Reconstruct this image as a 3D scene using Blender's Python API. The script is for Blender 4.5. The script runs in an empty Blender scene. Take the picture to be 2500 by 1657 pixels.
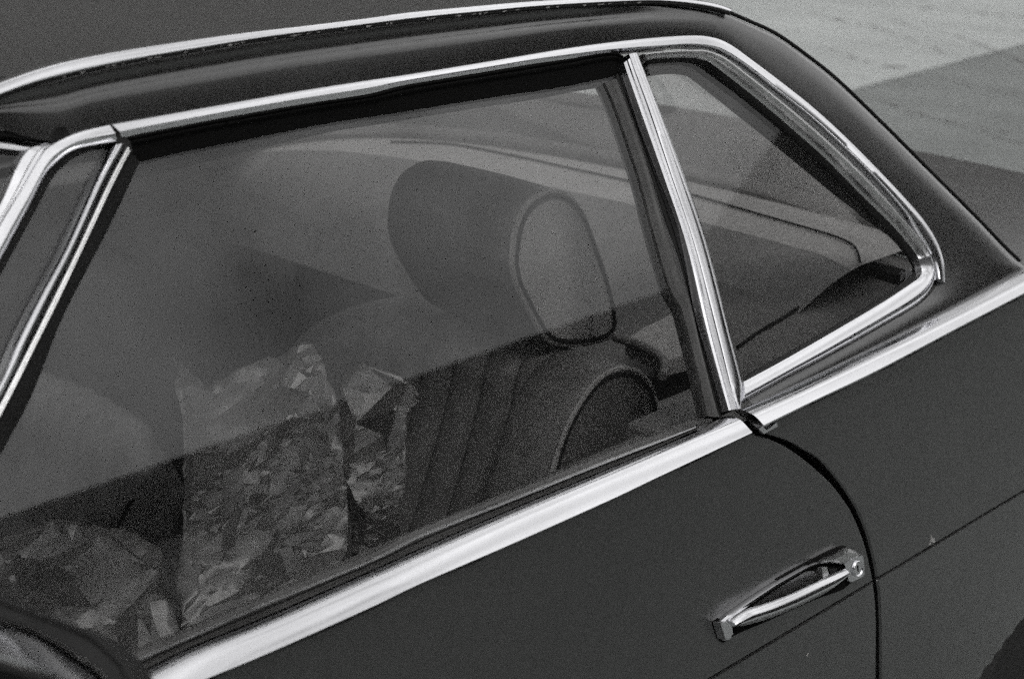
import bpy, bmesh, math, random
import numpy as np
from mathutils import Vector, Matrix
random.seed(7); rng = np.random.default_rng(7)
sc = bpy.context.scene
COL = sc.collection
R_ = math.radians

# ------------------------------------------------------------------ camera
FPX = 4200.0; PITCH = R_(19.4); YAW = R_(44.3)
CAM = np.array([-1.29625, -1.75273, 1.55])
FWD = np.array([math.cos(YAW)*math.cos(PITCH), math.sin(YAW)*math.cos(PITCH), -math.sin(PITCH)])
RGT = np.array([math.sin(YAW), -math.cos(YAW), 0.0])
UPV = np.cross(RGT, FWD)
cam = bpy.data.cameras.new('camera'); cam_o = bpy.data.objects.new('camera', cam); COL.objects.link(cam_o)
cam_o.matrix_world = Matrix(((RGT[0], UPV[0], -FWD[0], CAM[0]), (RGT[1], UPV[1], -FWD[1], CAM[1]),
                             (RGT[2], UPV[2], -FWD[2], CAM[2]), (0, 0, 0, 1)))
cam.sensor_width = 36.0; cam.lens = FPX*36/2500; cam.clip_start = 0.05; cam.clip_end = 500
cam.dof.use_dof = True; cam.dof.focus_distance = 1.72; cam.dof.aperture_fstop = 8.0
sc.camera = cam_o

# ------------------------------------------------------------------ world, sun, exposure
SUN_EL, SUN_AZ = R_(52), R_(-118)          # azimuth measured from +X (rear of the car) anticlockwise
w = bpy.data.worlds.new('World'); sc.world = w; w.use_nodes = True
nt = w.node_tree; nt.nodes.clear()
sky = nt.nodes.new('ShaderNodeTexSky'); sky.sky_type = 'NISHITA'; sky.sun_disc = False
sky.sun_elevation = SUN_EL; sky.sun_rotation = math.pi/2 - SUN_AZ
sky.dust_density = 5.0; sky.air_density = 1.0
bw = nt.nodes.new('ShaderNodeRGBToBW')
tint = nt.nodes.new('ShaderNodeMix'); tint.data_type = 'RGBA'; tint.blend_type = 'MULTIPLY'
tint.inputs[0].default_value = 1.0; tint.inputs[7].default_value = (1.0, 1.0, 1.0, 1)
bg = nt.nodes.new('ShaderNodeBackground'); bg.inputs[1].default_value = 0.13
wo = nt.nodes.new('ShaderNodeOutputWorld')
# an overcast deck: the clear-sky gradient shows through an even, softly mottled cloud layer
ov = nt.nodes.new('ShaderNodeMix'); ov.data_type = 'FLOAT'; ov.inputs[0].default_value = 0.86
wtc = nt.nodes.new('ShaderNodeTexCoord'); wn = nt.nodes.new('ShaderNodeTexNoise'); wn.inputs['Scale'].default_value = 5.0
wn.inputs['Detail'].default_value = 5; wn.inputs['Roughness'].default_value = .55
wr = nt.nodes.new('ShaderNodeMapRange'); wr.inputs[1].default_value = .34; wr.inputs[2].default_value = .66
wr.inputs[3].default_value = 3.4; wr.inputs[4].default_value = 10.4
nt.links.new(wtc.outputs['Generated'], wn.inputs['Vector']); nt.links.new(wn.outputs[0], wr.inputs[0])
nt.links.new(sky.outputs[0], bw.inputs[0]); nt.links.new(bw.outputs[0], ov.inputs[2]); nt.links.new(wr.outputs[0], ov.inputs[3])
nt.links.new(ov.outputs[0], tint.inputs[6])
nt.links.new(tint.outputs[2], bg.inputs[0]); nt.links.new(bg.outputs[0], wo.inputs[0])
sl = bpy.data.lights.new('sun', 'SUN'); sl.energy = 0.9; sl.angle = R_(14); sl.color = (1, 0.985, 0.965)
so = bpy.data.objects.new('sun', sl); COL.objects.link(so)
sd = Vector((math.cos(SUN_AZ)*math.cos(SUN_EL), math.sin(SUN_AZ)*math.cos(SUN_EL), math.sin(SUN_EL)))
so.rotation_euler = sd.to_track_quat('Z', 'Y').to_euler()
sc.view_settings.view_transform = 'Standard'; sc.view_settings.look = 'None'
sc.view_settings.exposure = 0.0; sc.view_settings.gamma = 1.0
sc.cycles.use_denoising = False; sc.cycles.use_adaptive_sampling = True; sc.cycles.adaptive_threshold = 0.06; sc.cycles.adaptive_min_samples = 14
sc.cycles.max_bounces = 10; sc.cycles.transparent_max_bounces = 16; sc.cycles.caustics_reflective = False
sc.cycles.sample_clamp_indirect = 4.0

# ------------------------------------------------------------------ ray tools (trace a photographed outline on a real surface)
def ray(px, py): return FWD*FPX + RGT*(px-1250.0) + UPV*(828.5-py)
TILT = math.atan2(.17, .33)
GN = np.array([0, -math.cos(TILT), math.sin(TILT)]); GP = np.array([0, -.79, .90])
def G(off=0.0):                       # side plane of the glass house, off = metres outward
    def f(px, py):
        d = ray(px, py); p0 = GP+GN*off; t = ((p0-CAM)@GN)/(d@GN); return CAM+d*t
    f.n = GN; return f
def PY(y):
    def f(px, py):
        d = ray(px, py); return CAM+d*(y-CAM[1])/d[1]
    f.n = np.array([0, -1., 0]); return f
def PZ(z):
    def f(px, py):
        d = ray(px, py); return CAM+d*(z-CAM[2])/d[2]
    f.n = np.array([0, 0, 1.]); return f
def PL(p0, n):
    p0 = np.array(p0, float); n = np.array(n, float); n = n/np.linalg.norm(n)
    def f(px, py):
        d = ray(px, py); t = ((p0-CAM)@n)/(d@n); return CAM+d*t
    f.n = n; return f
ZS = [.10, .25, .40, .50, .60, .6545, .6562, .6578, .6595, .70, .74, .800, .85, .88, .90, .93, .96]
YS = [-.732, -.788, -.814, -.827, -.8350, -.8380, -.8335, -.8335, -.8382, -.8365, -.8340, -.8270, -.8200, -.8150, -.8110, -.8045, -.797]
def ybody(z): return float(np.interp(z, ZS, YS))
def B(off=0.0):
    def f(px, py):
        d = ray(px, py); y = -.86
        for _ in range(14):
            t = (y-off-CAM[1])/d[1]; z = CAM[2]+d[2]*t; y = .5*y+.5*ybody(z)
        return CAM+d*(y-off-CAM[1])/d[1]
    f.n = np.array([0, -.97, .24]); return f

def resample(pts, n, smooth=True):
    p = np.array(pts, float)
    if smooth and len(p) > 2:
        q = []
        for i in range(len(p)-1):
            p0 = p[max(i-1, 0)]; p1 = p[i]; p2 = p[i+1]; p3 = p[min(i+2, len(p)-1)]
            for t in np.linspace(0, 1, 12, endpoint=False):
                q.append(.5*((2*p1)+(-p0+p2)*t+(2*p0-5*p1+4*p2-p3)*t*t+(-p0+3*p1-3*p2+p3)*t**3))
        q.append(p[-1]); p = np.array(q)
    s = np.r_[0, np.cumsum(np.linalg.norm(np.diff(p, axis=0), axis=1))]
    u = np.linspace(0, s[-1], n)
    return np.stack([np.interp(u, s, p[:, k]) for k in range(p.shape[1])], 1)

# ------------------------------------------------------------------ object tools
def link(name, me, mat, parent=None, **kw):
    o = bpy.data.objects.new(name, me); COL.objects.link(o)
    if mat is not None: me.materials.append(mat)
    if parent is not None: o.parent = parent
    for k, v in kw.items(): o[k] = v
    return o
def mesh(name, verts, faces, mat, parent=None, angle=35, smooth=True, **kw):
    me = bpy.data.meshes.new(name); me.from_pydata([tuple(map(float, v)) for v in verts], [], faces); me.update()
    bm = bmesh.new(); bm.from_mesh(me); bmesh.ops.recalc_face_normals(bm, faces=bm.faces); bm.to_mesh(me); bm.free()
    if smooth:
        me.polygons.foreach_set('use_smooth', [True]*len(me.polygons)); me.set_sharp_from_angle(angle=R_(angle))
    return link(name, me, mat, parent, **kw)
def grid_faces(nu, nv, wrap_v=False, base=0):
    F = []
    for i in range(nu-1):
        for j in range(nv if wrap_v else nv-1):
            k = (j+1) % nv
            F.append((base+i*nv+j, base+i*nv+k, base+(i+1)*nv+k, base+(i+1)*nv+j))
    return F
def band3(name, PA, PB, normal, prof, mat, parent=None, cap=True, closed=False, **kw):
    n = len(PA); pf = prof if callable(prof) else (lambda u: prof); m = len(pf(0)); V = []
    for i in range(n):
        nn = normal[i] if np.ndim(normal) == 2 else normal
        for s, h in pf(i/(n-1)): V.append(PA[i]*(1-s)+PB[i]*s+nn*h)
    F = grid_faces(n, m)
    if closed: F += [((n-1)*m+j, (n-1)*m+j+1, j+1, j) for j in range(m-1)]
    elif cap: F += [tuple(range(m)), tuple((n-1)*m+j for j in range(m))]
    return mesh(name, V, F, mat, parent, **kw)
def band(name, A, Bp, sA, sB, prof, mat, parent=None, n=60, smooth_path=True, **kw):
    a = resample(A, n, smooth_path); b = resample(Bp, n, smooth_path)
    PA = np.array([sA(*p) for p in a]); PB = np.array([sB(*p) for p in b])
    nn = (sA.n+sB.n)/2; nn = nn/np.linalg.norm(nn)
    return band3(name, PA, PB, nn, prof, mat, parent, **kw)
def poly(name, pts, surf, thick, mat, parent=None, smooth_path=False, n=0, off_dir=None, **kw):
    """a flat sheet of real thickness cut to an outline"""
    if n: pts = resample(list(pts)+[pts[0]], n, smooth_path)[:-1]
    P = [surf(*p) for p in pts]; nn = surf.n if off_dir is None else np.array(off_dir, float)
    m = len(P); V = P+[p-nn*thick for p in P]
    F = [tuple(range(m)), tuple(range(2*m-1, m-1, -1))]+[(i, (i+1) % m, m+(i+1) % m, m+i) for i in range(m)]
    return mesh(name, V, F, mat, parent, angle=30, **kw)
def tube(name, P, r, mat, parent=None, k=10, closed=False, squash=None, **kw):
    P = np.array(P, float); n = len(P); V = []
    for i in range(n):
        if closed: t = P[(i+1) % n]-P[i-1]
        else: t = P[min(i+1, n-1)]-P[max(i-1, 0)]
        t = t/np.linalg.norm(t)
        a = np.cross(t, [0, 0, 1.]) if abs(t[2]) < .9 else np.cross(t, [0, 1., 0]); a /= np.linalg.norm(a); b = np.cross(t, a)
        rr = r[i] if np.ndim(r) else r
        for j in range(k):
            an = 2*math.pi*j/k; V.append(P[i]+a*rr*math.cos(an)+b*rr*math.sin(an))
    F = grid_faces(n, k, True)
    if closed: F += [((n-1)*k+j, (n-1)*k+(j+1) % k, (j+1) % k, j) for j in range(k)]
    else: F += [tuple(range(k)), tuple((n-1)*k+j for j in range(k))]
    return mesh(name, V, F, mat, parent, **kw)
def box(name, lo, hi, mat, parent=None, bev=0.0, **kw):
    me = bpy.data.meshes.new(name); bm = bmesh.new(); bmesh.ops.create_cube(bm, size=1)
    lo = Vector(lo); hi = Vector(hi)
    for v in bm.verts: v.co = Vector([(lo[i]+hi[i])/2+v.co[i]*(hi[i]-lo[i]) for i in range(3)])
    if bev: bmesh.ops.bevel(bm, geom=bm.edges[:], offset=bev, segments=3, affect='EDGES', profile=.6)
    bm.to_mesh(me); bm.free()
    me.polygons.foreach_set('use_smooth', [True]*len(me.polygons)); me.set_sharp_from_angle(angle=R_(35))
    return link(name, me, mat, parent, **kw)
def thing(name, label, cat, loc=(0, 0, 0)):
    o = bpy.data.objects.new(name, None); COL.objects.link(o); o.location = loc; o['label'] = label; o['category'] = cat
    return o
def mirror_copy(o, parent):
    me = o.data.copy()
    for v in me.vertices: v.co.y = -v.co.y
    me.flip_normals()
    c = bpy.data.objects.new(o.name.split('.')[0], me); COL.objects.link(c); c.parent = parent
    return c

# ------------------------------------------------------------------ materials
def mat(name, col, rough=.5, metal=0., spec=.5, ior=1.5, coat=0., bump=None, var=None, coat_rough=.03, speck=None, rvar=None):
    m = bpy.data.materials.new(name); m.use_nodes = True; t = m.node_tree; p = t.nodes['Principled BSDF']
    c = (col[0], col[1], col[2], 1) if np.ndim(col) else (col, col*.985, col*.97, 1)
    p.inputs['Base Color'].default_value = c; p.inputs['Roughness'].default_value = rough
    p.inputs['Metallic'].default_value = metal; p.inputs['IOR'].default_value = ior
    p.inputs['Specular IOR Level'].default_value = spec
    p.inputs['Coat Weight'].default_value = coat; p.inputs['Coat Roughness'].default_value = coat_rough
    tc = t.nodes.new('ShaderNodeTexCoord')
    last = None
    def noise(scale, detail=4, rough=.6, vec=None):
        n = t.nodes.new('ShaderNodeTexNoise'); n.inputs['Scale'].default_value = scale; n.inputs['Detail'].default_value = detail
        n.inputs['Roughness'].default_value = rough
        if vec:
            mp = t.nodes.new('ShaderNodeMapping'); mp.inputs['Scale'].default_value = vec
            t.links.new(tc.outputs['Object'], mp.inputs[0]); t.links.new(mp.outputs[0], n.inputs['Vector'])
        else: t.links.new(tc.outputs['Object'], n.inputs['Vector'])
        return n
    def ramp(src, a, b, ca, cb):
        r = t.nodes.new('ShaderNodeMapRange'); r.inputs[1].default_value = a; r.inputs[2].default_value = b
        r.inputs[3].default_value = ca; r.inputs[4].default_value = cb; t.links.new(src, r.inputs[0]); return r.outputs[0]
    if var or speck:
        fac = None
        for (scale, amt, vec) in (var or []):
            o = ramp(noise(scale, 5, .65, vec).outputs[0], .25, .75, 1-amt, 1+amt)
            if fac is None: fac = o
            else:
                mm = t.nodes.new('ShaderNodeMath'); mm.operation = 'MULTIPLY'; t.links.new(fac, mm.inputs[0]); t.links.new(o, mm.inputs[1]); fac = mm.outputs[0]
        mx = t.nodes.new('ShaderNodeVectorMath'); mx.operation = 'SCALE'; mx.inputs[0].default_value = c[:3]
        if fac is not None: t.links.new(fac, mx.inputs['Scale'])
        else: mx.inputs['Scale'].default_value = 1
        last = mx.outputs[0]
        if speck:
            sc_, thr, val = speck
            s = ramp(noise(sc_, 2, .5).outputs[0], thr, thr+.03, 0, 1)
            mi = t.nodes.new('ShaderNodeMix'); mi.data_type = 'RGBA'; t.links.new(s, mi.inputs[0]); t.links.new(last, mi.inputs[6])
            mi.inputs[7].default_value = (val, val, val, 1); last = mi.outputs[2]
        t.links.new(last, p.inputs['Base Color'])
    if rvar:
        sc_, a, b = rvar; t.links.new(ramp(noise(sc_, 5, .7).outputs[0], .3, .7, a, b), p.inputs['Roughness'])
    if bump:
        prev = None
        for (scale, dist, vec) in bump:
            bn = t.nodes.new('ShaderNodeBump'); bn.inputs['Distance'].default_value = dist; bn.inputs['Strength'].default_value = 1
            t.links.new(noise(scale, 4, .6, vec).outputs[0], bn.inputs['Height'])
            if prev: t.links.new(prev, bn.inputs['Normal'])
            prev = bn.outputs[0]
        t.links.new(prev, p.inputs['Normal'])
    return m
def glass_mat(name, tintv=.9, ior=1.52, gain=1.85, dust=.012, rough=0.0):
    m = bpy.data.materials.new(name); m.use_nodes = True; t = m.node_tree; t.nodes.clear()
    out = t.nodes.new('ShaderNodeOutputMaterial'); tr = t.nodes.new('ShaderNodeBsdfTransparent'); gl = t.nodes.new('ShaderNodeBsdfGlossy')
    tr.inputs[0].default_value = (tintv, tintv, tintv, 1); gl.inputs['Roughness'].default_value = rough
    gl.inputs[0].default_value = (1, 1, 1, 1)
    fr = t.nodes.new('ShaderNodeFresnel'); fr.inputs[0].default_value = ior
    geo = t.nodes.new('ShaderNodeNewGeometry')
    # same reflectance from either side of the pane
    ml = t.nodes.new('ShaderNodeMath'); ml.operation = 'MULTIPLY'; ml.inputs[1].default_value = gain; ml.use_clamp = True
    dot = t.nodes.new('ShaderNodeVectorMath'); dot.operation = 'DOT_PRODUCT'
    t.links.new(geo.outputs['Normal'], dot.inputs[0]); t.links.new(geo.outputs['Incoming'], dot.inputs[1])
    # schlick
    ab = t.nodes.new('ShaderNodeMath'); ab.operation = 'ABSOLUTE'; t.links.new(dot.outputs['Value'], ab.inputs[0])
    om = t.nodes.new('ShaderNodeMath'); om.operation = 'SUBTRACT'; om.inputs[0].default_value = 1; t.links.new(ab.outputs[0], om.inputs[1])
    pw = t.nodes.new('ShaderNodeMath'); pw.operation = 'POWER'; pw.inputs[1].default_value = 5; t.links.new(om.outputs[0], pw.inputs[0])
    f0 = ((ior-1)/(ior+1))**2
    ma = t.nodes.new('ShaderNodeMath'); ma.operation = 'MULTIPLY_ADD'; ma.inputs[1].default_value = 1-f0; ma.inputs[2].default_value = f0
    t.links.new(pw.outputs[0], ma.inputs[0]); t.links.new(ma.outputs[0], ml.inputs[0])
    mx = t.nodes.new('ShaderNodeMixShader'); t.links.new(ml.outputs[0], mx.inputs[0]); t.links.new(tr.outputs[0], mx.inputs[1]); t.links.new(gl.outputs[0], mx.inputs[2])
    df = t.nodes.new('ShaderNodeBsdfDiffuse'); df.inputs[0].default_value = (.6, .6, .6, 1)
    mx2 = t.nodes.new('ShaderNodeMixShader'); t.links.new(mx.outputs[0], mx2.inputs[1]); t.links.new(df.outputs[0], mx2.inputs[2])
    tc = t.nodes.new('ShaderNodeTexCoord'); no = t.nodes.new('ShaderNodeTexNoise'); no.inputs['Scale'].default_value = 5; no.inputs['Detail'].default_value = 6
    no.inputs['Roughness'].default_value = .7
    mr = t.nodes.new('ShaderNodeMapRange'); mr.inputs[1].default_value = .3; mr.inputs[2].default_value = .75; mr.inputs[3].default_value = dust*.4; mr.inputs[4].default_value = dust*1.8
    t.links.new(tc.outputs['Object'], no.inputs['Vector']); t.links.new(no.outputs[0], mr.inputs[0]); t.links.new(mr.outputs[0], mx2.inputs[0])
    t.links.new(mx2.outputs[0], out.inputs[0]); t.nodes.remove(fr)
    return m

M = {}
M['paint'] = mat('dark_paint', .021, rough=.30, ior=1.62, coat=1.0, coat_rough=.22, var=[(1.3, .30, None), (7, .12, (1, 1, .4)), (60, .14, None)], bump=[(1.6, .004, None), (5, .0008, None), (900, .00002, None)], rvar=(6, .22, .38))
M['chrome'] = mat('polished_chrome', (.80, .80, .82), rough=.13, metal=1, var=[(9, .05, None)], bump=[(3, .0006, (1, 1, 1)), (500, .00001, None)], rvar=(14, .10, .20))
M['satin'] = mat('dull_aluminium', (.62, .62, .62), rough=.30, metal=1, var=[(40, .14, None)], bump=[(120, .0002, (.2, 1, 1))], rvar=(30, .25, .45))
M['rubber'] = mat('black_rubber', .010, rough=.6, spec=.25, var=[(30, .4, None)], bump=[(200, .0002, None)])
M['channel'] = mat('weathered_rubber', .055, rough=.4, var=[(30, .4, None)], bump=[(200, .0002, None)])
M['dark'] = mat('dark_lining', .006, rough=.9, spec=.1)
M['seat'] = mat('dark_vinyl', .11, rough=.48, spec=.4, var=[(8, .3, None), (60, .2, None)], bump=[(700, .00012, None), (12, .002, None)])
M['piping'] = mat('piping_vinyl', .22, rough=.35)
M['side'] = mat('headrest_vinyl_lit', .30, rough=.5, spec=.4, var=[(14, .15, (3, 1, .4))])  # headrest vinyl again, window light on its side painted in as a paler tone
M['head'] = mat('headrest_vinyl_shaded', .07, rough=.45, spec=.4, var=[(8, .25, None)], bump=[(700, .00012, None)])  # same vinyl for the other headrest faces, shade painted in as a darker tone
M['shelf'] = mat('grey_carpet', .26, rough=.95, spec=.1, var=[(6, .15, None), (150, .25, None)], bump=[(400, .0006, None)])
M['trimgrey'] = mat('grey_trim_board', .10, rough=.8, spec=.2, var=[(20, .2, None)])
M['lining'] = mat('headlining', .05, rough=.9, spec=.1)
M['paper'] = mat('crumpled_kraft_paper', .10, rough=.42, spec=.9, var=[(5, .25, None), (90, .12, None)], bump=[(70, .0006, None)])
M['glass'] = glass_mat('window_glass', gain=1.05, dust=.0045)
M['rglass'] = glass_mat('rear_glass', dust=.005, tintv=.92, gain=1.2)
M['mirror'] = mat('mirror_plate', (.9, .9, .9), rough=.02, metal=1)
M['tyre'] = mat('tyre_rubber', .012, rough=.8)
M['asphalt'] = mat('worn_asphalt', (.215, .224, .22), rough=.92, spec=.2, var=[(.8, .16, None), (4, .14, (1, .22, 1)), (22, .08, (1, .5, 1)), (160, .30, None)], bump=[(180, .004, None)], speck=(46, .73, .75))
M['concrete'] = mat('pale_concrete', (.40, .415, .408), rough=.9, spec=.2, var=[(.7, .12, None), (4, .12, (1, .22, 1)), (22, .06, None), (160, .26, None)], bump=[(160, .003, None)])
M['wall_dark'] = mat('dark_brick_wall', .03, rough=.9, spec=.1, var=[(1.5, .3, None)])
M['wall_grey'] = mat('grey_render_wall', .14, rough=.9, spec=.1, var=[(.8, .2, None)])
M['window_dark'] = mat('dark_window', .008, rough=.2)
M['flake'] = mat('flaking_sealant', .16, rough=.9, spec=.1, var=[(220, .8, None)])
M['chip'] = mat('chipped_paint', .45, rough=.8, spec=.1)
M['crack'] = mat('crack_filler', .19, rough=.9)

# ------------------------------------------------------------------ the ground
M['paint'].node_tree.nodes['Principled BSDF'].inputs['Coat IOR'].default_value = 1.6
def struct(o): o['kind'] = 'structure'; return o
def sheet(name, x0, x1, y0, y1, z, m, nx=2, ny=2):
    V = [(x, y, z) for x in np.linspace(x0, x1, nx) for y in np.linspace(y0, y1, ny)]
    return mesh(name, V, grid_faces(nx, ny), m, smooth=False)
struct(sheet('ground', -60, 60, -60, 60, -.004, M['asphalt']))
# pale concrete apron beyond the car, its edge running as in the photograph
pz = PZ(0.0)
e0, e1 = pz(1650, 335), pz(2500, 108); dd = (e1-e0)/np.linalg.norm(e1-e0)
a0 = e0-dd*14; a1 = e1+dd*30; nrm = np.array([-dd[1], dd[0], 0])
if nrm[1] < 0: nrm = -nrm
struct(mesh('pavement', [a0, a1, a1+nrm*9, a0+nrm*9], [(0, 1, 2, 3)], M['concrete'], smooth=False))
gc = []
for (pts) in ([(2180, 50), (2250, 72), (2330, 88), (2420, 118), (2500, 150)], [(2120, 235), (2220, 268), (2330, 300), (2500, 330)],
              [(2240, 20), (2300, 22), (2400, 34), (2500, 40)], [(1990, 30), (2080, 60), (2180, 80)], [(2080, 330), (2200, 350)], [(1900, 20), (2000, 45), (2120, 60), (2300, 130)], [(2180, 270), (2300, 292), (2420, 330), (2500, 352)], [(2300, 190), (2400, 215), (2500, 228)], [(2020, 120), (2140, 160), (2210, 165)]):
    p = resample(pts, 14); P = np.array([pz(*q) for q in p]); P[:, :2] += rng.normal(0, .01, (14, 2)); P[:, 2] = .003
    wv = np.abs(rng.normal(.010, .005, 14))+.003
    V = []; nn = np.array([.3, 1, 0])
    for q, ww in zip(P, wv): V += [q-nn*ww, q+nn*ww]
    gc.append((V, [(2*i, 2*i+1, 2*i+3, 2*i+2) for i in range(13)]))
V = []; F = []
for v, f in gc: F += [tuple(i+len(V) for i in q) for q in f]; V += v
struct(mesh('pavement_crack', V, F, M['crack'], smooth=False))

# ------------------------------------------------------------------ the car
car = thing('parked_coupe', 'dark two-door hardtop coupe with broad chrome window trims and side glass', 'car', (0, 0, 0))
RND = [(0, -.006), (.0, .0), (.06, .0012), (.25, .0022), (.5, .0026), (.75, .0022), (.94, .0012), (1, 0), (1, -.006)]

# body side: door skin and rear wing, split by the shut line
door_edge = [(1837, 1059), (1891, 1076), (1937, 1101), (1983, 1136), (2025, 1174), (2056, 1212), (2082, 1252), (2109, 1317), (2124, 1375), (2133, 1424), (2140, 1497), (2140, 1654), (2136, 1800), (2120, 2100)]
wing_edge = [(1868, 1059), (1925, 1078), (1967, 1101), (2006, 1126), (2048, 1174), (2070, 1205), (2094, 1245), (2118, 1304), (2134, 1367), (2142, 1412), (2149, 1478), (2151, 1654), (2147, 1800), (2131, 2100)]
Bs = B()
def edge_xz(path):
    P = np.array([Bs(*p) for p in resample(path, 160)]); return P
de = edge_xz(door_edge); we = edge_xz(wing_edge)
def x_at(P, z):
    o = np.argsort(P[:, 2]); return float(np.interp(z, P[o, 2], P[o, 0]))
zt_door = de[:, 2].max(); zt_wing = we[:, 2].max()
print('gap tops', de[0], we[0])
zr = np.array(sorted(set(np.round(np.r_[np.linspace(.924, .86, 30), np.linspace(.86, .81, 8), .806, .8046, .8023, .800, .7985, np.linspace(.795, .67, 20), [.664, .6606, .6595, .6578, .6562, .6545, .6533, .651], np.linspace(.64, .12, 40)], 5)), reverse=True))
LOWD = [(430, 1690), (513, 1654), (651, 1597), (900, 1486), (1030, 1424), (1259, 1325), (1489, 1222), (1600, 1169), (1700, 1122), (1837, 1057)]
LOWW = [(1866, 1041), (1983, 983), (2136, 910), (2327, 809), (2500, 719), (2640, 648)]
def ztop_fn(L, dz):
    P = np.array([Bs(*p) for p in resample(L, 80)]); o = np.argsort(P[:, 0]); return lambda x: float(np.interp(x, P[o, 0], P[o, 2]))+dz
ZTD = ztop_fn(LOWD, .0012); ZTW = ztop_fn(LOWW, .0012)
def panel(name, edge, sign, xfar, nx, inset, zmax, arch=None):
    V = []; rows = 0; zt = ZTD if sign < 0 else ZTW
    for z in zr:
        if z > zmax: z_ = z
        xe = x_at(edge, z)
        xs = xe+(xfar-xe)*(np.linspace(0, 1, nx)**1.5)
        row = [(xe, ybody(z)+.020, z), (xe-sign*0.0004, ybody(z)+.0022, z), (xe+sign*.0012, ybody(z)+.0006, z)]
        row += [(x+(sign*.0026 if i == 0 else 0), ybody(z)+.012*max(0, (x-.1))**2*.2, z) for i, x in enumerate(xs)]
        row = [(x, y, zz) if zz <= zt(x) else (x, y-ybody(zz)+ybody(zt(x))+.004*min(1, (zz-zt(x))/.004), zt(x)) for (x, y, zz) in row]
        if arch:
            row = [(x, y if zz >= arch(x) else y-ybody(z)+ybody(arch(x))+.006*min(1, (arch(x)-zz)/.02), max(zz, arch(x))) for (x, y, zz) in row]
        V += row; rows += 1
    m_ = nx+3
    return mesh(name, V, grid_faces(rows, m_), M['paint'], car, angle=28)
AX = [.33, .43, .50, .550, .597, .645, .71, .77, .86, .94, 1.01, 1.08, 1.15]; AZ = [.12, .27, .34, .390, .42, .442, .48, .495, .49, .46, .40, .28, .12]
arch = lambda x: float(np.interp(x, AX, AZ, left=.12, right=.12))
door = panel('door', de, -1, -1.05, 60, .0, .9)
wing = panel('rear_wing', we, 1, 1.24, 80, .0, .9, arch)
fw = mesh('front_wing', [(x, ybody(z)+.0, z) for z in zr for x in (-2.3, -1.6, -1.056)], grid_faces(len(zr), 3), M['paint'], car)
# dark shut recess behind the gap, rubber seal
def flange(P, off, name, wdt, m):
    A = P.copy(); A[:, 1] += off; Bq = A.copy(); Bq[:, 0] += wdt; A[:, 0] -= wdt
    return band3(name, A, Bq, np.array([0, -1., 0]), [(0, 0), (1, 0)], m, car, cap=False)
flange(de, .026, 'door_seal', .05, M['rubber'])
# far side
for s in ('door', 'rear_wing', 'front_wing'):
    mirror_copy({'door': door, 'rear_wing': wing, 'front_wing': fw}[s], car)
# wheel in the arch
wx, wz = .82, .165
prof = [(.0, .02), (.17, .02), (.18, .0), (.24, -.012), (.30, .0), (.325, .03), (.33, .10), (.325, .19), (.2, .2)]
V = [(wx+r*math.cos(a), -.80+d, wz+r*math.sin(a)) for a in np.linspace(0, 2*math.pi, 48, endpoint=False) for r, d in prof]
n_ = len(prof); F = [(i*n_+j, ((i+1) % 48)*n_+j, ((i+1) % 48)*n_+j+1, i*n_+j+1) for i in range(48) for j in range(n_-1)]
wh = mesh('wheel', V, F, M['tyre'], car)
V = [(wx+r*math.cos(a), -.775+d, wz+r*math.sin(a)) for a in np.linspace(0, 2*math.pi, 48, endpoint=False) for r, d in [(.01, -.02), (.1, -.015), (.15, 0), (.165, -.02), (.172, -.005)]]
mesh('rim', V, [(i*5+j, ((i+1) % 48)*5+j, ((i+1) % 48)*5+j+1, i*5+j+1) for i in range(48) for j in range(4)], M['satin'], wh)
box('inner_arch', (.20, -.62, .12), (1.2, -.50, .80), M['dark'], car)
box('arch_lining', (.215, -.822, .12), (.235, -.6, .8), M['dark'], car); box('arch_roof', (.2, -.81, .60), (1.2, -.6, .62), M['dark'], car)

# belt mouldings
belt_up = [(250, 1680), (329, 1646), (459, 1581), (651, 1503), (900, 1394), (1030, 1335), (1259, 1236), (1489, 1140), (1600, 1093), (1784, 1015)]
belt_lo = [(430, 1690), (513, 1654), (651, 1597), (900, 1486), (1030, 1424), (1259, 1325), (1489, 1222), (1600, 1169), (1700, 1122), (1837, 1057)]
BELT = [(0, -.012), (0, -.001), (.03, .0004), (.17, .0042), (.22, .0052), (.30, .0054), (.42, .0050), (.9, .0016), (.97, .0006), (1, -.001), (1, -.008)]
bm_door = band('belt_moulding', belt_up, belt_lo, G(.004), B(.006), BELT, M['chrome'], door, n=70)
qb_up = [(1814, 1000), (1944, 941), (2136, 849), (2327, 753), (2500, 663), (2640, 590)]
qb_lo = [(1866, 1041), (1983, 983), (2136, 910), (2327, 809), (2500, 719), (2640, 648)]
QB = [(0, -.012), (0, -.001), (.04, .0004), (.20, .0028), (.30, .0042), (.40, .0046), (.55, .0042), (.92, .0014), (1, -.001), (1, -.010)]
bm_wing = band('belt_moulding', qb_up, qb_lo, G(.006), B(.007), QB, M['chrome'], wing, n=60)
poly('moulding_clip', [(1862, 1040), (1872, 1050), (1897, 1030), (1899, 1040), (1866, 1059), (1852, 1046)], B(.005), .004, M['chrome'], wing)
for o in (bm_door, bm_wing): mirror_copy(o, car)
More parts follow.
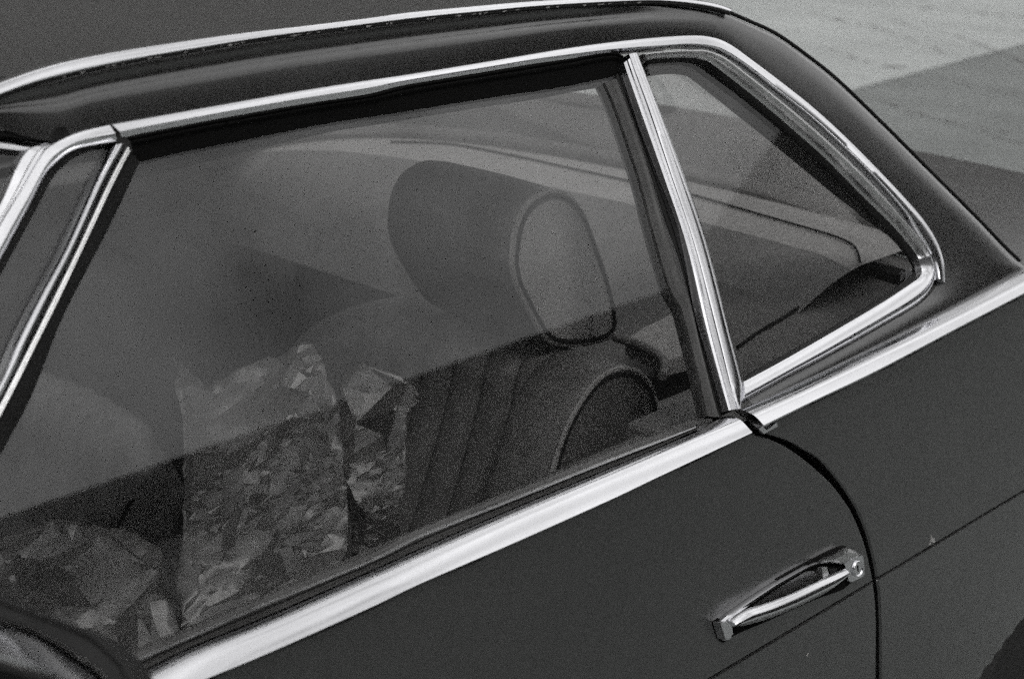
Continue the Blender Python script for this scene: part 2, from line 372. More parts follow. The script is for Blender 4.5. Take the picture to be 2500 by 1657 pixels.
# glass run rubber above the belt, thin bright lip
rub_up = [(200, 1668), (306, 1607), (459, 1540), (651, 1456), (900, 1354), (1030, 1290), (1259, 1198), (1489, 1105), (1600, 1062), (1695, 1024)]
rub_lo = [(225, 1700), (329, 1648), (459, 1583), (651, 1505), (900, 1396), (1030, 1338), (1259, 1239), (1489, 1143), (1600, 1096), (1703, 1049)]
band('window_wiper_rubber', rub_up, rub_lo, G(-.004), G(.003), [(0, -.01), (0, 0), (.12, .0012), (.26, .003), (.36, .0062), (.44, .0066), (.52, .0045), (.6, .001), (.72, .0012), (.82, .004), (.92, .003), (1, -.003)], M['channel'], door, n=70)
lip_a = [(x, y+13) for x, y in rub_up]; lip_b = [(x+2, y+22) for x, y in rub_up]
band('rubber_lip', lip_a, lip_b, G(.0045), G(.0055), [(0, -.003), (.1, 0), (.5, .0018), (.9, 0), (1, -.003)], M['satin'], door, n=70)

# cant rail and roof moulding
t1_up = [(-150, 250), (0, 195), (77, 168), (153, 147), (268, 124), (421, 101), (574, 80), (727, 63), (900, 42), (991, 29), (1183, 11), (1297, 2), (1450, -7), (1600, -6), (1676, -1), (1734, 8), (1780, 23)]
t1_lo = [(-150, 292), (0, 233), (77, 205), (153, 184), (230, 166), (344, 143), (497, 117), (651, 92), (800, 73), (1030, 44), (1183, 29), (1336, 15), (1565, 3), (1657, 6), (1715, 13), (1753, 20), (1783, 29)]
band('roof_moulding', t1_up, t1_lo, G(-.006), G(.004), [(0, -.006), (0, -.001), (.05, .0006), (.24, .0034), (.30, .0038), (.5, .0038), (.9, .0010), (1, -.001), (1, -.006)], M['chrome'], car, n=80)
t2_up = [(57, 452), (103, 367), (134, 346), (184, 325), (230, 312), (264, 304), (383, 283), (574, 249), (727, 222), (900, 195), (991, 182), (1183, 151), (1374, 119), (1489, 103), (1604, 91), (1696, 86), (1745, 92), (1784, 109), (1830, 142), (1906, 199), (1983, 260), (2059, 329), (2136, 406), (2212, 486), (2258, 543)]
cant_lo = [(-150, 300), (0, 312), (90, 335), (160, 340), (230, 316), (383, 288), (574, 254), (727, 227), (900, 200), (991, 187), (1183, 156), (1374, 124), (1489, 108), (1604, 96), (1696, 91), (1745, 97)]
cant_up = [(-150, 286), (0, 228), (77, 200), (153, 179), (230, 161), (344, 138), (497, 112), (651, 87), (800, 68), (1030, 39), (1183, 24), (1336, 10), (1565, -2), (1657, 1), (1715, 8), (1757, 17)]
CANT0 = [(0, -.006), (.035, -.0055), (.06, -.0048), (.10, -.0012), (.14, -.0012), (.20, -.0030), (.32, -.0052), (.40, -.0046), (.455, -.0012), (.52, -.0004), (.7, -.0010), (1, -.0030)]
def CANT(u):
    ss = np.array([0, .035, .06, .10, .14, .20, .26, .32, .40, .455, .52, .6, .7, .85, 1.0])
    a = np.interp(ss, [p[0] for p in CANT0], [p[1] for p in CANT0])
    a = a+.0045*(1-ss)-.0005*ss
    b = np.interp(ss, [0, .04, .10, .22, .5, .8, 1], [-.013, -.0065, -.0030, -.0008, 0, -.001, -.003])
    k = float(np.interp(u, [.80, 1.0], [0, 1])); k = k*k*(3-2*k)
    return list(zip(ss, a*(1-k)+b*k))
band('roof_side_rail', cant_up, cant_lo, G(-.0005), G(-.0005), CANT, M['paint'], car, n=90, angle=60)
cp_in = [(1745, 97), (1784, 114), (1830, 147), (1906, 204), (1983, 265), (2059, 334), (2136, 411), (2212, 491), (2262, 550), (2294, 610), (2300, 670), (2280, 712), (2250, 736), (2151, 796), (2036, 862), (1921, 923), (1830, 972)]
cp_out = [(1757, 17), (1790, 28), (1830, 46), (1906, 80), (1983, 134), (2059, 195), (2174, 306), (2289, 421), (2404, 536), (2465, 600), (2500, 634), (2540, 664), (2500, 680), (2327, 770), (2136, 866), (1990, 940), (1850, 1008)]
CP = [(0, -.010), (0, -.003), (.2, -.001), (.5, .0), (.78, -.0008), (.90, -.0030), (.96, -.0065), (1.0, -.013), (1.0, -.035)]
c_pillar = band('rear_roof_pillar', cp_in, cp_out, G(-.0005), G(-.0005), CP, M['paint'], car, n=120, angle=60, cap=False)
# narrow gasket line along the rear edge of the pillar
gk = [(1788, 26), (1830, 44), (1906, 79), (1983, 133), (2059, 194), (2174, 305), (2289, 420), (2404, 535), (2465, 599), (2502, 634)]
tube('rear_window_gasket', [G(-.012)(*p)+np.array([0, .004, 0]) for p in resample([(x-5, y+4) for x, y in gk], 40)], .0022, M['rubber'], car)
# roof skin, slightly dished
ra = np.array([G(-.006)(*p) for p in resample(t1_up, 50)])
V = []
for p in ra:
    yy = np.linspace(p[1]-.001, -p[1]+.001, 25)
    for y in yy:
        k = 1-(y/p[1])**2
        V.append((p[0]-.10*k*(1 if p[0] < -.3 else -.0), y, p[2]-.004+.010*k-.016*k*k))
def hx(y): k = (y+.606)/1.212; return -.606-.16*4*k*(1-k)
V = [(max(x, hx(y)), y, z) for x, y, z in V]
Vl = []
for y in np.linspace(-.575, .575, 33):
    k = (y+.606)/1.212; kk = 1-(y/.583)**2; Vl += [(hx(y), y, 1.292+.010*kk-.016*kk*kk), (hx(y)-.012, y, 1.278+.012*4*k*(1-k)), (hx(y)-.017, y, 1.262+.012*4*k*(1-k))]
mesh('roof_front_lip', Vl, grid_faces(33, 3), M['paint'], car)
roof = mesh('roof_panel', V, grid_faces(50, 25), M['paint'], car)
V = [(v[0], v[1]*.94, v[2]-.022) for v in V if v[0] > -.60]; nh = len(V)//25; V = V[len(V)-nh*25:]
mesh('headlining', V, grid_faces(nh, 25), M['lining'], car)

# main window trims -------------------------------------------------
def T2P(u):                       # broad flat face, lower facet fading out towards the rear corner
    k = float(np.interp(u, [0, .45, .60, 1], [.58, .56, .90, .92]))
    return [(0, -.012), (0, -.0008), (.05, .0004), (.12, .0008), (k*.5, .0010), (k-.03, .0011), (k, .0008), (k+.02, .0002), ((k+1)/2, -.0026*(1.4-k)), (.98, -.0062*(1.4-k)), (1, -.012)]
t2a_up = [(-90, 715), (0, 547), (57, 452), (103, 374), (134, 348), (184, 325), (230, 312), (266, 304)]
t2a_lo = [(-60, 750), (23, 597), (77, 497), (115, 425), (142, 392), (176, 367), (214, 354), (289, 342)]
A_P = [(0, -.012), (0, -.001), (.06, .0004), (.3, .0010), (.62, .0012), (.70, .0006), (.85, -.0008), (1, -.003), (1, -.012)]
band('front_window_trim', t2a_up, t2a_lo, G(.002), G(.004), A_P, M['chrome'], door, n=60)
t2b_up = [(270, 303), (383, 283), (574, 249), (727, 222), (900, 195), (991, 182), (1183, 151), (1374, 119), (1489, 103), (1604, 91), (1696, 86), (1745, 92), (1784, 109), (1830, 142), (1906, 199), (1983, 260), (2059, 329), (2136, 406), (2212, 486), (2258, 540), (2288, 588), (2306, 640), (2307, 692)]
t2b_lo = [(308, 339), (383, 322), (574, 286), (727, 260), (900, 233), (991, 210), (1183, 178), (1374, 147), (1489, 129), (1604, 117), (1676, 111), (1734, 115), (1772, 128), (1830, 166), (1906, 226), (1983, 287), (2059, 356), (2136, 432), (2212, 517), (2244, 566), (2268, 606), (2287, 650), (2291, 680)]
band('roof_gutter_trim', t2b_up, t2b_lo, G(.002), G(.0045), T2P, M['chrome'], car, n=150)
# windscreen pillar (broad bright metal) and header
ap_a = [(-170, 780), (-90, 655), (0, 498), (40, 408), (65, 369), (84, 358), (128, 349)]
ap_b = [(-88, 722), (-45, 630), (0, 552), (57, 455), (103, 372), (120, 358), (134, 348)]
band('windscreen_pillar', ap_a, ap_b, G(-.004), G(-.001), [(0, -.02), (0, 0), (.05, .0006), (.5, .0008), (.62, .0008), (.65, -.0012), (.68, .0008), (.95, .0006), (1, -.003)], M['chrome'], car, n=50)
hp = G(-.004)(118, 350); hq = G(-.010)(66, 369)
HN = np.array([-.5, 0, .86])
def header(name, a, b, m, h):
    PA = []; PB = []
    for k in np.linspace(0, 1, 24):
        y = (2*abs(a[1]))*k; bow = -.16*4*k*(1-k); crown = .012*4*k*(1-k)
        PA.append(a+np.array([bow, y, crown])); PB.append(b+np.array([bow, (2*abs(b[1]))*k, crown]))
    return band3(name, np.array(PA), np.array(PB), HN, h, m, car)
header('windscreen_header', hp+np.array([.0, 0, -.000]), hq, M['chrome'], [(0, -.01), (0, 0), (.2, .001), (.8, .001), (1, 0), (1, -.01)])
header('header_seal', hp+np.array([.016, 0, .010]), hp+np.array([.002, 0, .001]), M['rubber'], [(0, -.01), (0, .001), (.3, .004), (.6, .004), (1, 0), (1, -.01)])
# black recess under the roof gutter above the door glass
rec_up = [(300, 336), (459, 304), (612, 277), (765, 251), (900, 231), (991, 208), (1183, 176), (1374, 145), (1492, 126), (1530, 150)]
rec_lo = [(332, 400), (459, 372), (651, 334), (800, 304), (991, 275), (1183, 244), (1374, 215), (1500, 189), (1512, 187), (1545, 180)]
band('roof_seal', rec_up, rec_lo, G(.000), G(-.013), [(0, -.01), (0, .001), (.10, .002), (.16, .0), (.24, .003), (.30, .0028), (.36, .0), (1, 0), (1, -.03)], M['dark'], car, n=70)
# small black gap where the front trim meets the hardtop
poly('trim_joint', [(258, 300), (272, 306), (318, 345), (325, 372), (300, 372), (286, 350)], G(.0015), .012, M['rubber'], car)

# vent window divider
dv = [(277, 356), (230, 440), (157, 600), (96, 715), (38, 830), (0, 918), (-60, 1030)]
dv1 = [(303, 357), (258, 440), (184, 600), (124, 722), (66, 838), (17, 935), (-35, 1035)]
dv2 = [(318, 372), (278, 450), (207, 600), (143, 736), (86, 850), (34, 955), (-15, 1048)]
dv3 = [(340, 396), (303, 478), (243, 600), (153, 775), (77, 966), (0, 1112), (-60, 1225)]
DP = [(0, -.012), (0, -.001), (.10, .003), (.3, .0052), (.5, .0056), (.58, .0040), (.72, .001), (.85, .0006), (1, .0002), (1, -.012)]
db = band('vent_window_divider', dv, dv1, G(.0035), G(.003), DP, M['chrome'], door, n=50)
band('divider_strip', [(x+3, y+2) for x, y in dv1], dv2, G(.0015), G(.001), [(0, -.012), (0, 0), (.2, .003), (.4, .0036), (.6, .001), (.8, .0016), (1, .000), (1, -.01)], M['satin'], door, n=50)
band('glass_channel', [(x-3, y) for x, y in dv2], dv3, G(-.003), G(-.0095), [(0, -.004), (0, 0), (.5, .002), (1, 0), (1, -.012)], M['rubber'], door, n=50)
vt = [(142, 396), (115, 430), (77, 502), (23, 602), (-60, 755), (-140, 900), (-80, 1030), (0, 925), (38, 838), (96, 722), (157, 607), (230, 446), (285, 345), (214, 358), (176, 370)]
band('vent_window_rubber', [(280, 345), (214, 352), (176, 365), (142, 390), (115, 423), (77, 495), (23, 595), (-60, 748)], [(276, 353), (220, 366), (186, 382), (156, 404), (128, 436), (90, 508), (36, 608), (-47, 760)], G(-.002), G(-.006), [(0, -.004), (0, 0), (1, 0), (1, -.01)], M['rubber'], door, n=50)
poly('vent_window_glass', vt, G(-.008), .004, M['glass'], door)

# door glass ------------------------------------------------------
dg = [(318, 352), (459, 355), (900, 262), (1300, 205), (1505, 175), (1577, 383), (1642, 597), (1719, 858), (1790, 1040), (1489, 1180), (900, 1450), (300, 1720), (-160, 1760), (-160, 1330), (0, 1060), (77, 900), (243, 560)]
poly('door_glass', [(330, 385), (900, 262), (1502, 178), (1577, 383), (1642, 597), (1716, 858), (1770, 1050), (1489, 1180), (900, 1450), (300, 1720), (-160, 1760), (-160, 1400), (-30, 1130), (90, 910), (243, 570)], G(-.0125), .004, M['glass'], door)
# rear edge of the door glass: bright lip and rubber
rl_a = [(1477, 203), (1500, 255), (1530, 340), (1565, 448), (1590, 545), (1617, 640), (1640, 712), (1665, 756), (1683, 822), (1705, 909), (1722, 985), (1728, 1015)]
rl_b = [(1506, 191), (1531, 255), (1562, 340), (1596, 448), (1625, 545), (1652, 618), (1676, 700), (1693, 764), (1713, 858), (1735, 942), (1752, 1002), (1760, 1022)]
rs = band('rear_glass_channel', rl_a, rl_b, G(-.0105), G(-.0095), [(0, -.015), (0, 0), (.2, .0004), (.4, .001), (.52, .0035), (.62, .0040), (.72, .0034), (.85, .001), (1, .000)], M['channel'], car, n=60)
sb_a = [(x-2, y) for x, y in rl_b]; sb_b = [(1527, 160), (1535, 185), (1567, 268), (1625, 432), (1682, 597), (1728, 799), (1767, 944), (1784, 1004)]
band('pillar_seal', sb_a, sb_b, G(-.010), G(-.002), [(0, -.01), (0, 0), (.3, -.004), (.7, -.005), (.9, 0), (1, 0), (1, -.01)], M['rubber'], car, n=60)
# double chrome strip between the two windows
ls_a = [(1525, 153), (1531, 172), (1565, 268), (1623, 432), (1678, 597), (1726, 799), (1765, 944), (1781, 1001)]
ls_b = [(1535, 143), (1545, 172), (1580, 268), (1636, 432), (1692, 597), (1745, 799), (1782, 944), (1795, 999)]
band('pillar_strip', ls_a, ls_b, G(.003), G(.0035), [(0, -.012), (0, -.001), (.2, .0005), (.38, .0004), (.45, .0022), (.7, .0032), (.9, .0024), (1, 0), (1, -.01)], M['chrome'], car, n=60)
rs_a = [(1538, 132), (1552, 172), (1588, 268), (1643, 432), (1698, 597), (1751, 799), (1787, 944), (1801, 998)]
rs_b = [(1560, 131), (1577, 172), (1614, 268), (1677, 432), (1732, 597), (1783, 799), (1816, 933), (1806, 999)]
band('pillar_strip', rs_a, rs_b, G(.006), G(.003), [(0, -.012), (0, -.001), (.1, .0012), (.35, .0026), (.6, .0024), (.9, -.0004), (1, -.004), (1, -.012)], M['chrome'], car, n=60)
band('pillar_groove', [(x-2, y) for x, y in ls_b], [(x+2, y) for x, y in rs_a], G(-.002), G(-.002), [(0, 0), (1, 0)], M['rubber'], car, n=40, cap=False)

# quarter window: frame, rubber, glass, inner reveal ----------------
q_out = [(1570, 132), (1600, 127), (1680, 122), (1715, 121), (1745, 128), (1775, 142), (1830, 184), (1906, 245), (1983, 310), (2059, 379), (2136, 455), (2197, 524), (2251, 586), (2277, 626)]
q_in = [(1577, 148), (1600, 144), (1660, 141), (1696, 142), (1716, 146), (1736, 156), (1791, 197), (1868, 258), (1944, 323), (2021, 392), (2097, 469), (2174, 545), (2222, 600), (2245, 634)]
qf = band('quarter_window_frame', q_out, q_in, G(.000), G(-.003), [(0, -.010), (0, 0), (.12, .0006), (.2, .003), (.3, .0034), (.42, .0006), (.55, .0008), (.7, .0028), (.9, .0020), (1, 0), (1, -.01)], M['satin'], car, n=110)
q2_in = [(2243, 632), (2252, 660), (2245, 677), (2227, 691), (2151, 741), (2036, 809), (1921, 875), (1816, 932)]
q2_out = [(2276, 624), (2288, 660), (2284, 705), (2252, 742), (2151, 802), (2036, 867), (1921, 928), (1806, 992)]
QL = [(0, -.010), (0, -.0005), (.08, .0010), (.50, .0046), (.545, .0046), (.555, .0036), (.575, .0036), (.59, .0048), (.66, .0046), (.72, .0034), (.96, -.004), (1, -.006), (1, -.012)]
band('quarter_window_sill', q2_in, q2_out, G(.002), G(.003), QL, M['chrome'], qf, n=70)
q_glass = [(1577, 146), (1696, 140), (1736, 154), (1868, 256), (2021, 390), (2174, 543), (2232, 612), (2248, 650), (2222, 696), (2036, 812), (1813, 940), (1780, 800), (1730, 597), (1672, 432), (1612, 268)]
poly('quarter_window_glass', q_glass, G(-.010), .004, M['glass'], qf)
qr_in = [(1580, 158), (1650, 152), (1696, 154), (1718, 160), (1760, 194), (1868, 280), (1944, 345), (2021, 415), (2097, 490), (2160, 556), (2205, 606), (2230, 642), (2234, 660), (2216, 680), (2151, 727), (2036, 797), (1921, 862), (1824, 915)]
qr_out = [(1576, 144), (1650, 139), (1696, 140), (1716, 144), (1760, 176), (1868, 256), (1944, 321), (2021, 390), (2097, 467), (2174, 543), (2222, 598), (2245, 632), (2254, 662), (2230, 694), (2151, 743), (2036, 811), (1921, 877), (1816, 934)]
band('quarter_window_rubber', qr_out, qr_in, G(-.003), G(-.0095), [(0, 0), (.5, .001), (1, 0), (1, -.004)], M['rubber'], qf, n=110)
iv_out = [(1560, 150), (1640, 132), (1700, 132), (1760, 160), (1868, 250), (1960, 330), (2059, 420), (2150, 515), (2240, 600), (2275, 650)]
iv_in = [(1575, 182), (1640, 173), (1685, 175), (1715, 191), (1830, 283), (1905, 343), (1990, 414), (2059, 471), (2101, 503), (2118, 520)]
band('inner_pillar_trim', iv_out, iv_in, G(-.022), G(-.045), [(0, 0), (.5, .004), (1, 0), (1, -.012)], M['trimgrey'], car, n=80)
ih_a = [(330, 370), (900, 250), (1500, 160), (1570, 148)]; ih_b = [(345, 428), (900, 296), (1477, 205), (1555, 195)]
band('inner_roof_trim', ih_a, ih_b, G(-.030), G(-.050), [(0, 0), (.8, .004), (1, 0), (1, -.014)], M['trimgrey'], car, n=60)
ob = [o for o in car.children if o.name.split('.')[0] in ('roof_moulding', 'roof_side_rail', 'rear_roof_pillar', 'roof_gutter_trim', 'windscreen_pillar', 'inner_pillar_trim', 'inner_roof_trim')]
for o in ob: mirror_copy(o, car)

# ------------------------------------------------------------------ door handle and lock
BH = B(.0)
def hp_(x, y, off): return B(off)(1700+x/5.227, 1300+y/5.227)
def hpx(L): return [(1700+x/5.227, 1300+y/5.227) for x, y in L]
gas = hpx([(262, 1130), (420, 1020), (650, 855), (1000, 625), (1400, 400), (1870, 175), (1960, 240), (2100, 330), (2130, 545), (1960, 640), (1880, 720), (1500, 860), (900, 1130), (520, 1290), (360, 1395), (305, 1385)])
gs = poly('handle_gasket', gas, B(.0022), .012, M['dark'], door, smooth_path=True, n=60)
fr_o = hpx([(365, 1375), (300, 1145), (420, 1040), (650, 880), (1000, 650), (1400, 425), (1560, 360), (1600, 372)])
fr_i = hpx([(470, 1300), (445, 1120), (520, 1050), (720, 905), (1030, 690), (1400, 470), (1540, 415), (1600, 400)])
band('handle_frame', fr_o, fr_i, B(.006), B(.005), [(0, -.006), (0, -.001), (.2, .002), (.5, .003), (.8, .001), (1, -.003), (1, -.006)], M['chrome'], door, n=60, smooth_path=False)
hood = hpx([(1540, 372), (1700, 285), (1890, 190), (1960, 200), (2040, 235), (2095, 285), (2085, 310), (1915, 410), (1880, 402), (1700, 385), (1600, 392)])
V = [];  hc = np.mean([B(.010)(*p) for p in hood], 0)
hd = [B(.0035)(*p) for p in resample(hood+[hood[0]], 61, False)[:-1]]; hd2 = [B(.0085)(*p)*.86+hc*.14 for p in resample(hood+[hood[0]], 61, False)[:-1]]
hd3 = [p*.5+(hc+np.array([0, -.0015, 0]))*.5 for p in hd2]
V = [p+np.array([0, .005, 0]) for p in hd]+hd+hd2+hd3+[hc+np.array([0, -.002, 0])]
F = grid_faces(4, 60, True)+[(180+i, 180+(i+1) % 60, 240) for i in range(60)]
mesh('handle_hood', V, F, M['satin'], door, angle=60)
lk = hpx([(1890, 400), (2095, 290), (2135, 330), (2145, 520), (2120, 560), (1965, 625), (1930, 520)])
lb = poly('lock_housing', lk, B(.009), .010, M['chrome'], door, smooth_path=True, n=40)
# lock cylinder disc with rim and key slot
lc = B(.010)(1700+2052/5.227, 1300+455/5.227); ln = np.array([-.12, -.97, .20]); ln /= np.linalg.norm(ln)
la = np.cross(ln, [0, 0, 1.]); la /= np.linalg.norm(la); lbv = np.cross(la, ln)
pr = [(.0, .0010), (.0060, .0010), (.0066, .0018), (.0074, .0024), (.0081, .0016), (.0084, -.002)]
pts = [lc+ln*h+la*r*math.cos(a)*.95+lbv*r*1.12*math.sin(a) for r, h in pr for a in np.linspace(0, 2*math.pi, 32, endpoint=False)]
mesh('lock_cylinder', pts, grid_faces(len(pr), 32, True), M['chrome'], door)
sl_ = [lc+ln*.0013+la*x+lbv*z for x, z in [(-.0009, -.0032), (.0009, -.0032), (.0009, .0035), (-.0012, .0042)]]
sl_ += [p-ln*.001 for p in sl_]
mesh('key_slot', sl_, [(0, 1, 2, 3), (4, 5, 6, 7), (0, 1, 5, 4), (1, 2, 6, 5), (2, 3, 7, 6), (3, 0, 4, 7)], M['rubber'], door, smooth=False)
# end block
poly('handle_end_block', hpx([(310, 1150), (442, 1118), (470, 1290), (375, 1365)]), B(.011), .010, M['chrome'], door)
# pull bar: lofted, bulging outward between its ends
top = resample(hpx([(445, 1125), (640, 1005), (900, 915), (1200, 800), (1500, 660), (1750, 540), (1905, 458)]), 50)
bot = resample(hpx([(462, 1225), (640, 1225), (900, 1160), (1200, 1045), (1500, 905), (1760, 765), (1895, 600)]), 50)
V = []
hprof = [(-.04, -.004), (-.03, -.0012), (.08, .0018), (.22, .0042), (.36, .0058), (.44, .0060), (.52, .0046), (.62, .0022), (.74, -.0008), (.86, -.0042), (.96, -.0095), (1.0, -.014), (.55, -.016), (.12, -.010)]
for i in range(50):
    u = i/49; bulge = .009+.011*math.sin(math.pi*min(1, max(0, u*.96+.02)))**.6
    a = B(bulge)(*top[i]); b = B(bulge)(*bot[i])
    for s, h in hprof: V.append(a*(1-s)+b*s+np.array([0, -.97, .2])*h)
F = grid_faces(50, len(hprof), True)+[tuple(range(len(hprof))), tuple(49*len(hprof)+j for j in range(len(hprof)))]
hb = mesh('handle_pull', V, F, M['chrome'], door, angle=50)
# press button inside the hood, finger recess dish
poly('handle_latch', hpx([(1600, 440), (1668, 432), (1700, 560), (1622, 610)]), B(.010), .008, M['satin'], door)
poly('latch_block', hpx([(1690, 450), (1790, 455), (1805, 500), (1720, 545)]), B(.007), .006, M['rubber'], door)
rc = hpx([(720, 930), (1030, 715), (1400, 490), (1590, 470), (1640, 600), (1400, 690), (1100, 830), (760, 960)])
poly('finger_recess', rc, B(.0032), .004, M['paint'], door)

fl = []; tt = resample([(x, y+3) for x, y in t1_lo[3:13]], 400)
V = []; F = []; fr = np.random.default_rng(3)
for q in fr.choice(400, 46, replace=False):
    x, y = tt[q]; L_ = fr.uniform(3, 16); h_ = fr.uniform(1.2, 3.5); sf = G(.0046); sl0 = -.14
    pts = [(x, y), (x+L_*.4, y+sl0*L_*.4-h_*.3), (x+L_, y+sl0*L_), (x+L_*.8, y+sl0*L_+h_), (x+L_*.3, y+h_*1.1)]
    b0 = len(V); V += [sf(*p) for p in pts]+[sf(*p)-GN*.002 for p in pts]; F += [tuple(range(b0, b0+5)), tuple(range(b0+9, b0+4, -1))]+[(b0+i, b0+(i+1) % 5, b0+5+(i+1) % 5, b0+5+i) for i in range(5)]
mesh('flaked_sealant', V, F, M['flake'], car, smooth=False, kind='stuff')
band('gutter_sealant', [(x, y+1) for x, y in t1_lo], [(x+1, y+8) for x, y in t1_lo], G(.0035), G(.0035), [(0, -.002), (.2, .0006), (.7, .0002), (1, -.002)], M['rubber'], car, n=80)
# paint chip and small blemishes on the body
poly('paint_chip', [(2270, 1330), (2273, 1318), (2275, 1305), (2277, 1316), (2281, 1313), (2284, 1322), (2280, 1325), (2277, 1329)], B(.0006), .0008, M['chip'], wing)
poly('scratch', [(1970, 1599), (1974, 1593), (1975, 1594), (1972, 1600)], B(.0006), .0008, M['chip'], door)

# ------------------------------------------------------------------ side mirror, lower left
mir = thing('dummy', 'x', 'x')
bpy.data.objects.remove(mir)
mo = [(-260, 1370), (-120, 1410), (0, 1459), (98, 1499), (200, 1536), (243, 1557), (294, 1604), (321, 1642), (360, 1720), (390, 1850)]
mi_ = [(-300, 1440), (-150, 1475), (0, 1512), (98, 1546), (190, 1602), (232, 1632), (251, 1655), (290, 1740), (320, 1850)]
MP = PL((-.86, -1.02, 1.1), (-.55, -.35, .45))
sm = band('side_mirror', mo, mi_, MP, PL((-.875, -1.035, 1.1), (-.55, -.35, .45)), [(0, -.03), (0, -.002), (.06, .003), (.14, .0035), (.2, .001), (.5, .002), (.9, .0), (1, -.006), (1, -.03)], M['rubber'], car, n=70)
sh_a = [(-300, 1442), (-150, 1477), (0, 1516), (98, 1551), (188, 1608), (229, 1638), (248, 1660), (285, 1740)]
sh_b = [(-300, 1540), (-150, 1575), (0, 1612), (98, 1640), (160, 1662), (205, 1685), (232, 1720), (255, 1790)]
band('mirror_shell', sh_a, sh_b, PL((-.875, -1.03, 1.1), (-.55, -.35, .45)), PL((-.90, -1.06, 1.1), (-.55, -.35, .45)), [(0, -.006), (.1, .002), (.35, .007), (.6, .012), (.82, .013), (.94, .008), (1, -.004)], M['chrome'], sm, n=60)
sk_a = [(x, y+5) for x, y in sh_b]
sk_b = [(x-30, y+120) for x, y in sk_a]
band('mirror_base', sk_a, sk_b, PL((-.905, -1.06, 1.1), (-.55, -.35, .45)), PL((-.90, -1.03, 1.05), (-.55, -.35, .45)), [(0, 0), (.1, .006), (1, 0)], M['rubber'], sm, n=40)

# ------------------------------------------------------------------ interior shell
box('cabin_floor', (-1.1, -.74, .22), (.62, .74, .26), M['dark'], car)
for s in (-1, 1):
    box('door_inner_panel', (-1.05, min(s*.70, s*.765), .25), (-.03, max(s*.70, s*.765), .872), M['seat'], car, bev=.012)
    box('cabin_side_panel', (-.01, min(s*.66, s*.76), .25), (.66, max(s*.66, s*.76), .865), M['seat'], car, bev=.01)
box('bulkhead', (.60, -.70, .25), (.63, .70, .88), M['dark'], car)
box('dashboard', (-1.30, -.72, .55), (-.92, .72, .90), M['seat'], car, bev=.03)
box('transmission_tunnel', (-1.1, -.11, .25), (.25, .11, .50), M['seat'], car, bev=.03)
# bonnet and cowl, boot lid
V = [(x, y, .90-.04*((x+.95)/1.4)**2-.05*(y/.8)**4) for x in np.linspace(-2.35, -.93, 8) for y in np.linspace(-.80, .80, 13)]
mesh('bonnet', V, grid_faces(8, 13), M['paint'], car)
V = []
for k in range(20):
    x = .70+.54*min(k, 13)/13+(0 if k <= 13 else .10*math.sin((k-13)/6*math.pi/2)); dz = 0 if k <= 13 else .10*(1-math.cos((k-13)/6*math.pi/2))+.02*(k-13)
    for y in np.linspace(-.80, .80, 25): V.append((x-.10*abs(y/.8)**3*(k/19), y, .888-.010*((x-.7)/.6)**2-.03*abs(y/.80)**5-dz))
mesh('boot_lid', V, grid_faces(20, 25), M['paint'], car)
V = [(1.30+.02*(z < .6)-.1*abs(y/.8)**3, y, z) for z in (.2, .5, .665) for y in np.linspace(-.80, .80, 9)]
mesh('tail_panel', V, grid_faces(3, 9), M['paint'], car)
# windscreen
wa = hq+np.array([-.004, 0, -.004]); V = []
for k in np.linspace(0, 1, 17):
    y = wa[1]*(1-2*k); bow = -.16*4*k*(1-k)
    V += [(wa[0]+bow, y, wa[2]+.012*4*k*(1-k)), (-.98+bow*.8, y*1.22, .90)]
mesh('windscreen', V, grid_faces(17, 2), M['rglass'], car)

# rear shelf: U-shaped body rim, ledge, seam
u_lo = [(360, 430), (460, 402), (560, 372), (700, 345), (800, 334), (900, 330), (991, 331), (1100, 339), (1200, 350), (1370, 377), (1558, 413), (1676, 434), (1900, 487), (2151, 553), (2195, 575), (2225, 600)]
u_hi = [(350, 408), (450, 382), (560, 355), (650, 338), (800, 314), (900, 306), (991, 306), (1108, 315), (1237, 328), (1374, 352), (1550, 380), (1670, 405), (1868, 450), (2059, 498), (2130, 520), (2235, 575)]
rim = band('rear_window_rim', u_lo, u_hi, PZ(.915), PZ(.925), [(0, -.02), (0, 0), (.15, .006), (.6, .008), (1, .002), (1, -.02)], M['seat'], car, n=90)
us = np.array([PZ(.912)(*p) for p in resample(u_lo, 60)])
inner = us.copy(); V = []
for i, p in enumerate(us):
    for k in np.linspace(0, 1, 24):
        x = p[0]*(1-k)+min(p[0], .27)*k; V.append((x, p[1]*(1-.04*k), p[2]-.002-.010*k-.11*max(0, (k-.28)/.72)**1.6))
V = np.array(V).reshape(60, 24, 3)
shelf = mesh('rear_shelf', V[:, :9].reshape(-1, 3), grid_faces(60, 9), M['shelf'], car)
mesh('shelf_well', V[:, 8:].reshape(-1, 3), grid_faces(60, 16), M['seat'], car)
seam = [(953, 346), (1100, 352), (1250, 379), (1400, 412), (1565, 448), (1692, 476), (1868, 527), (2000, 565), (2059, 585), (2090, 606), (2100, 640)]
tube('shelf_seam', [PZ(.9115)(*p) for p in resample(seam, 70)], .0016, M['dark'], shelf, k=6)
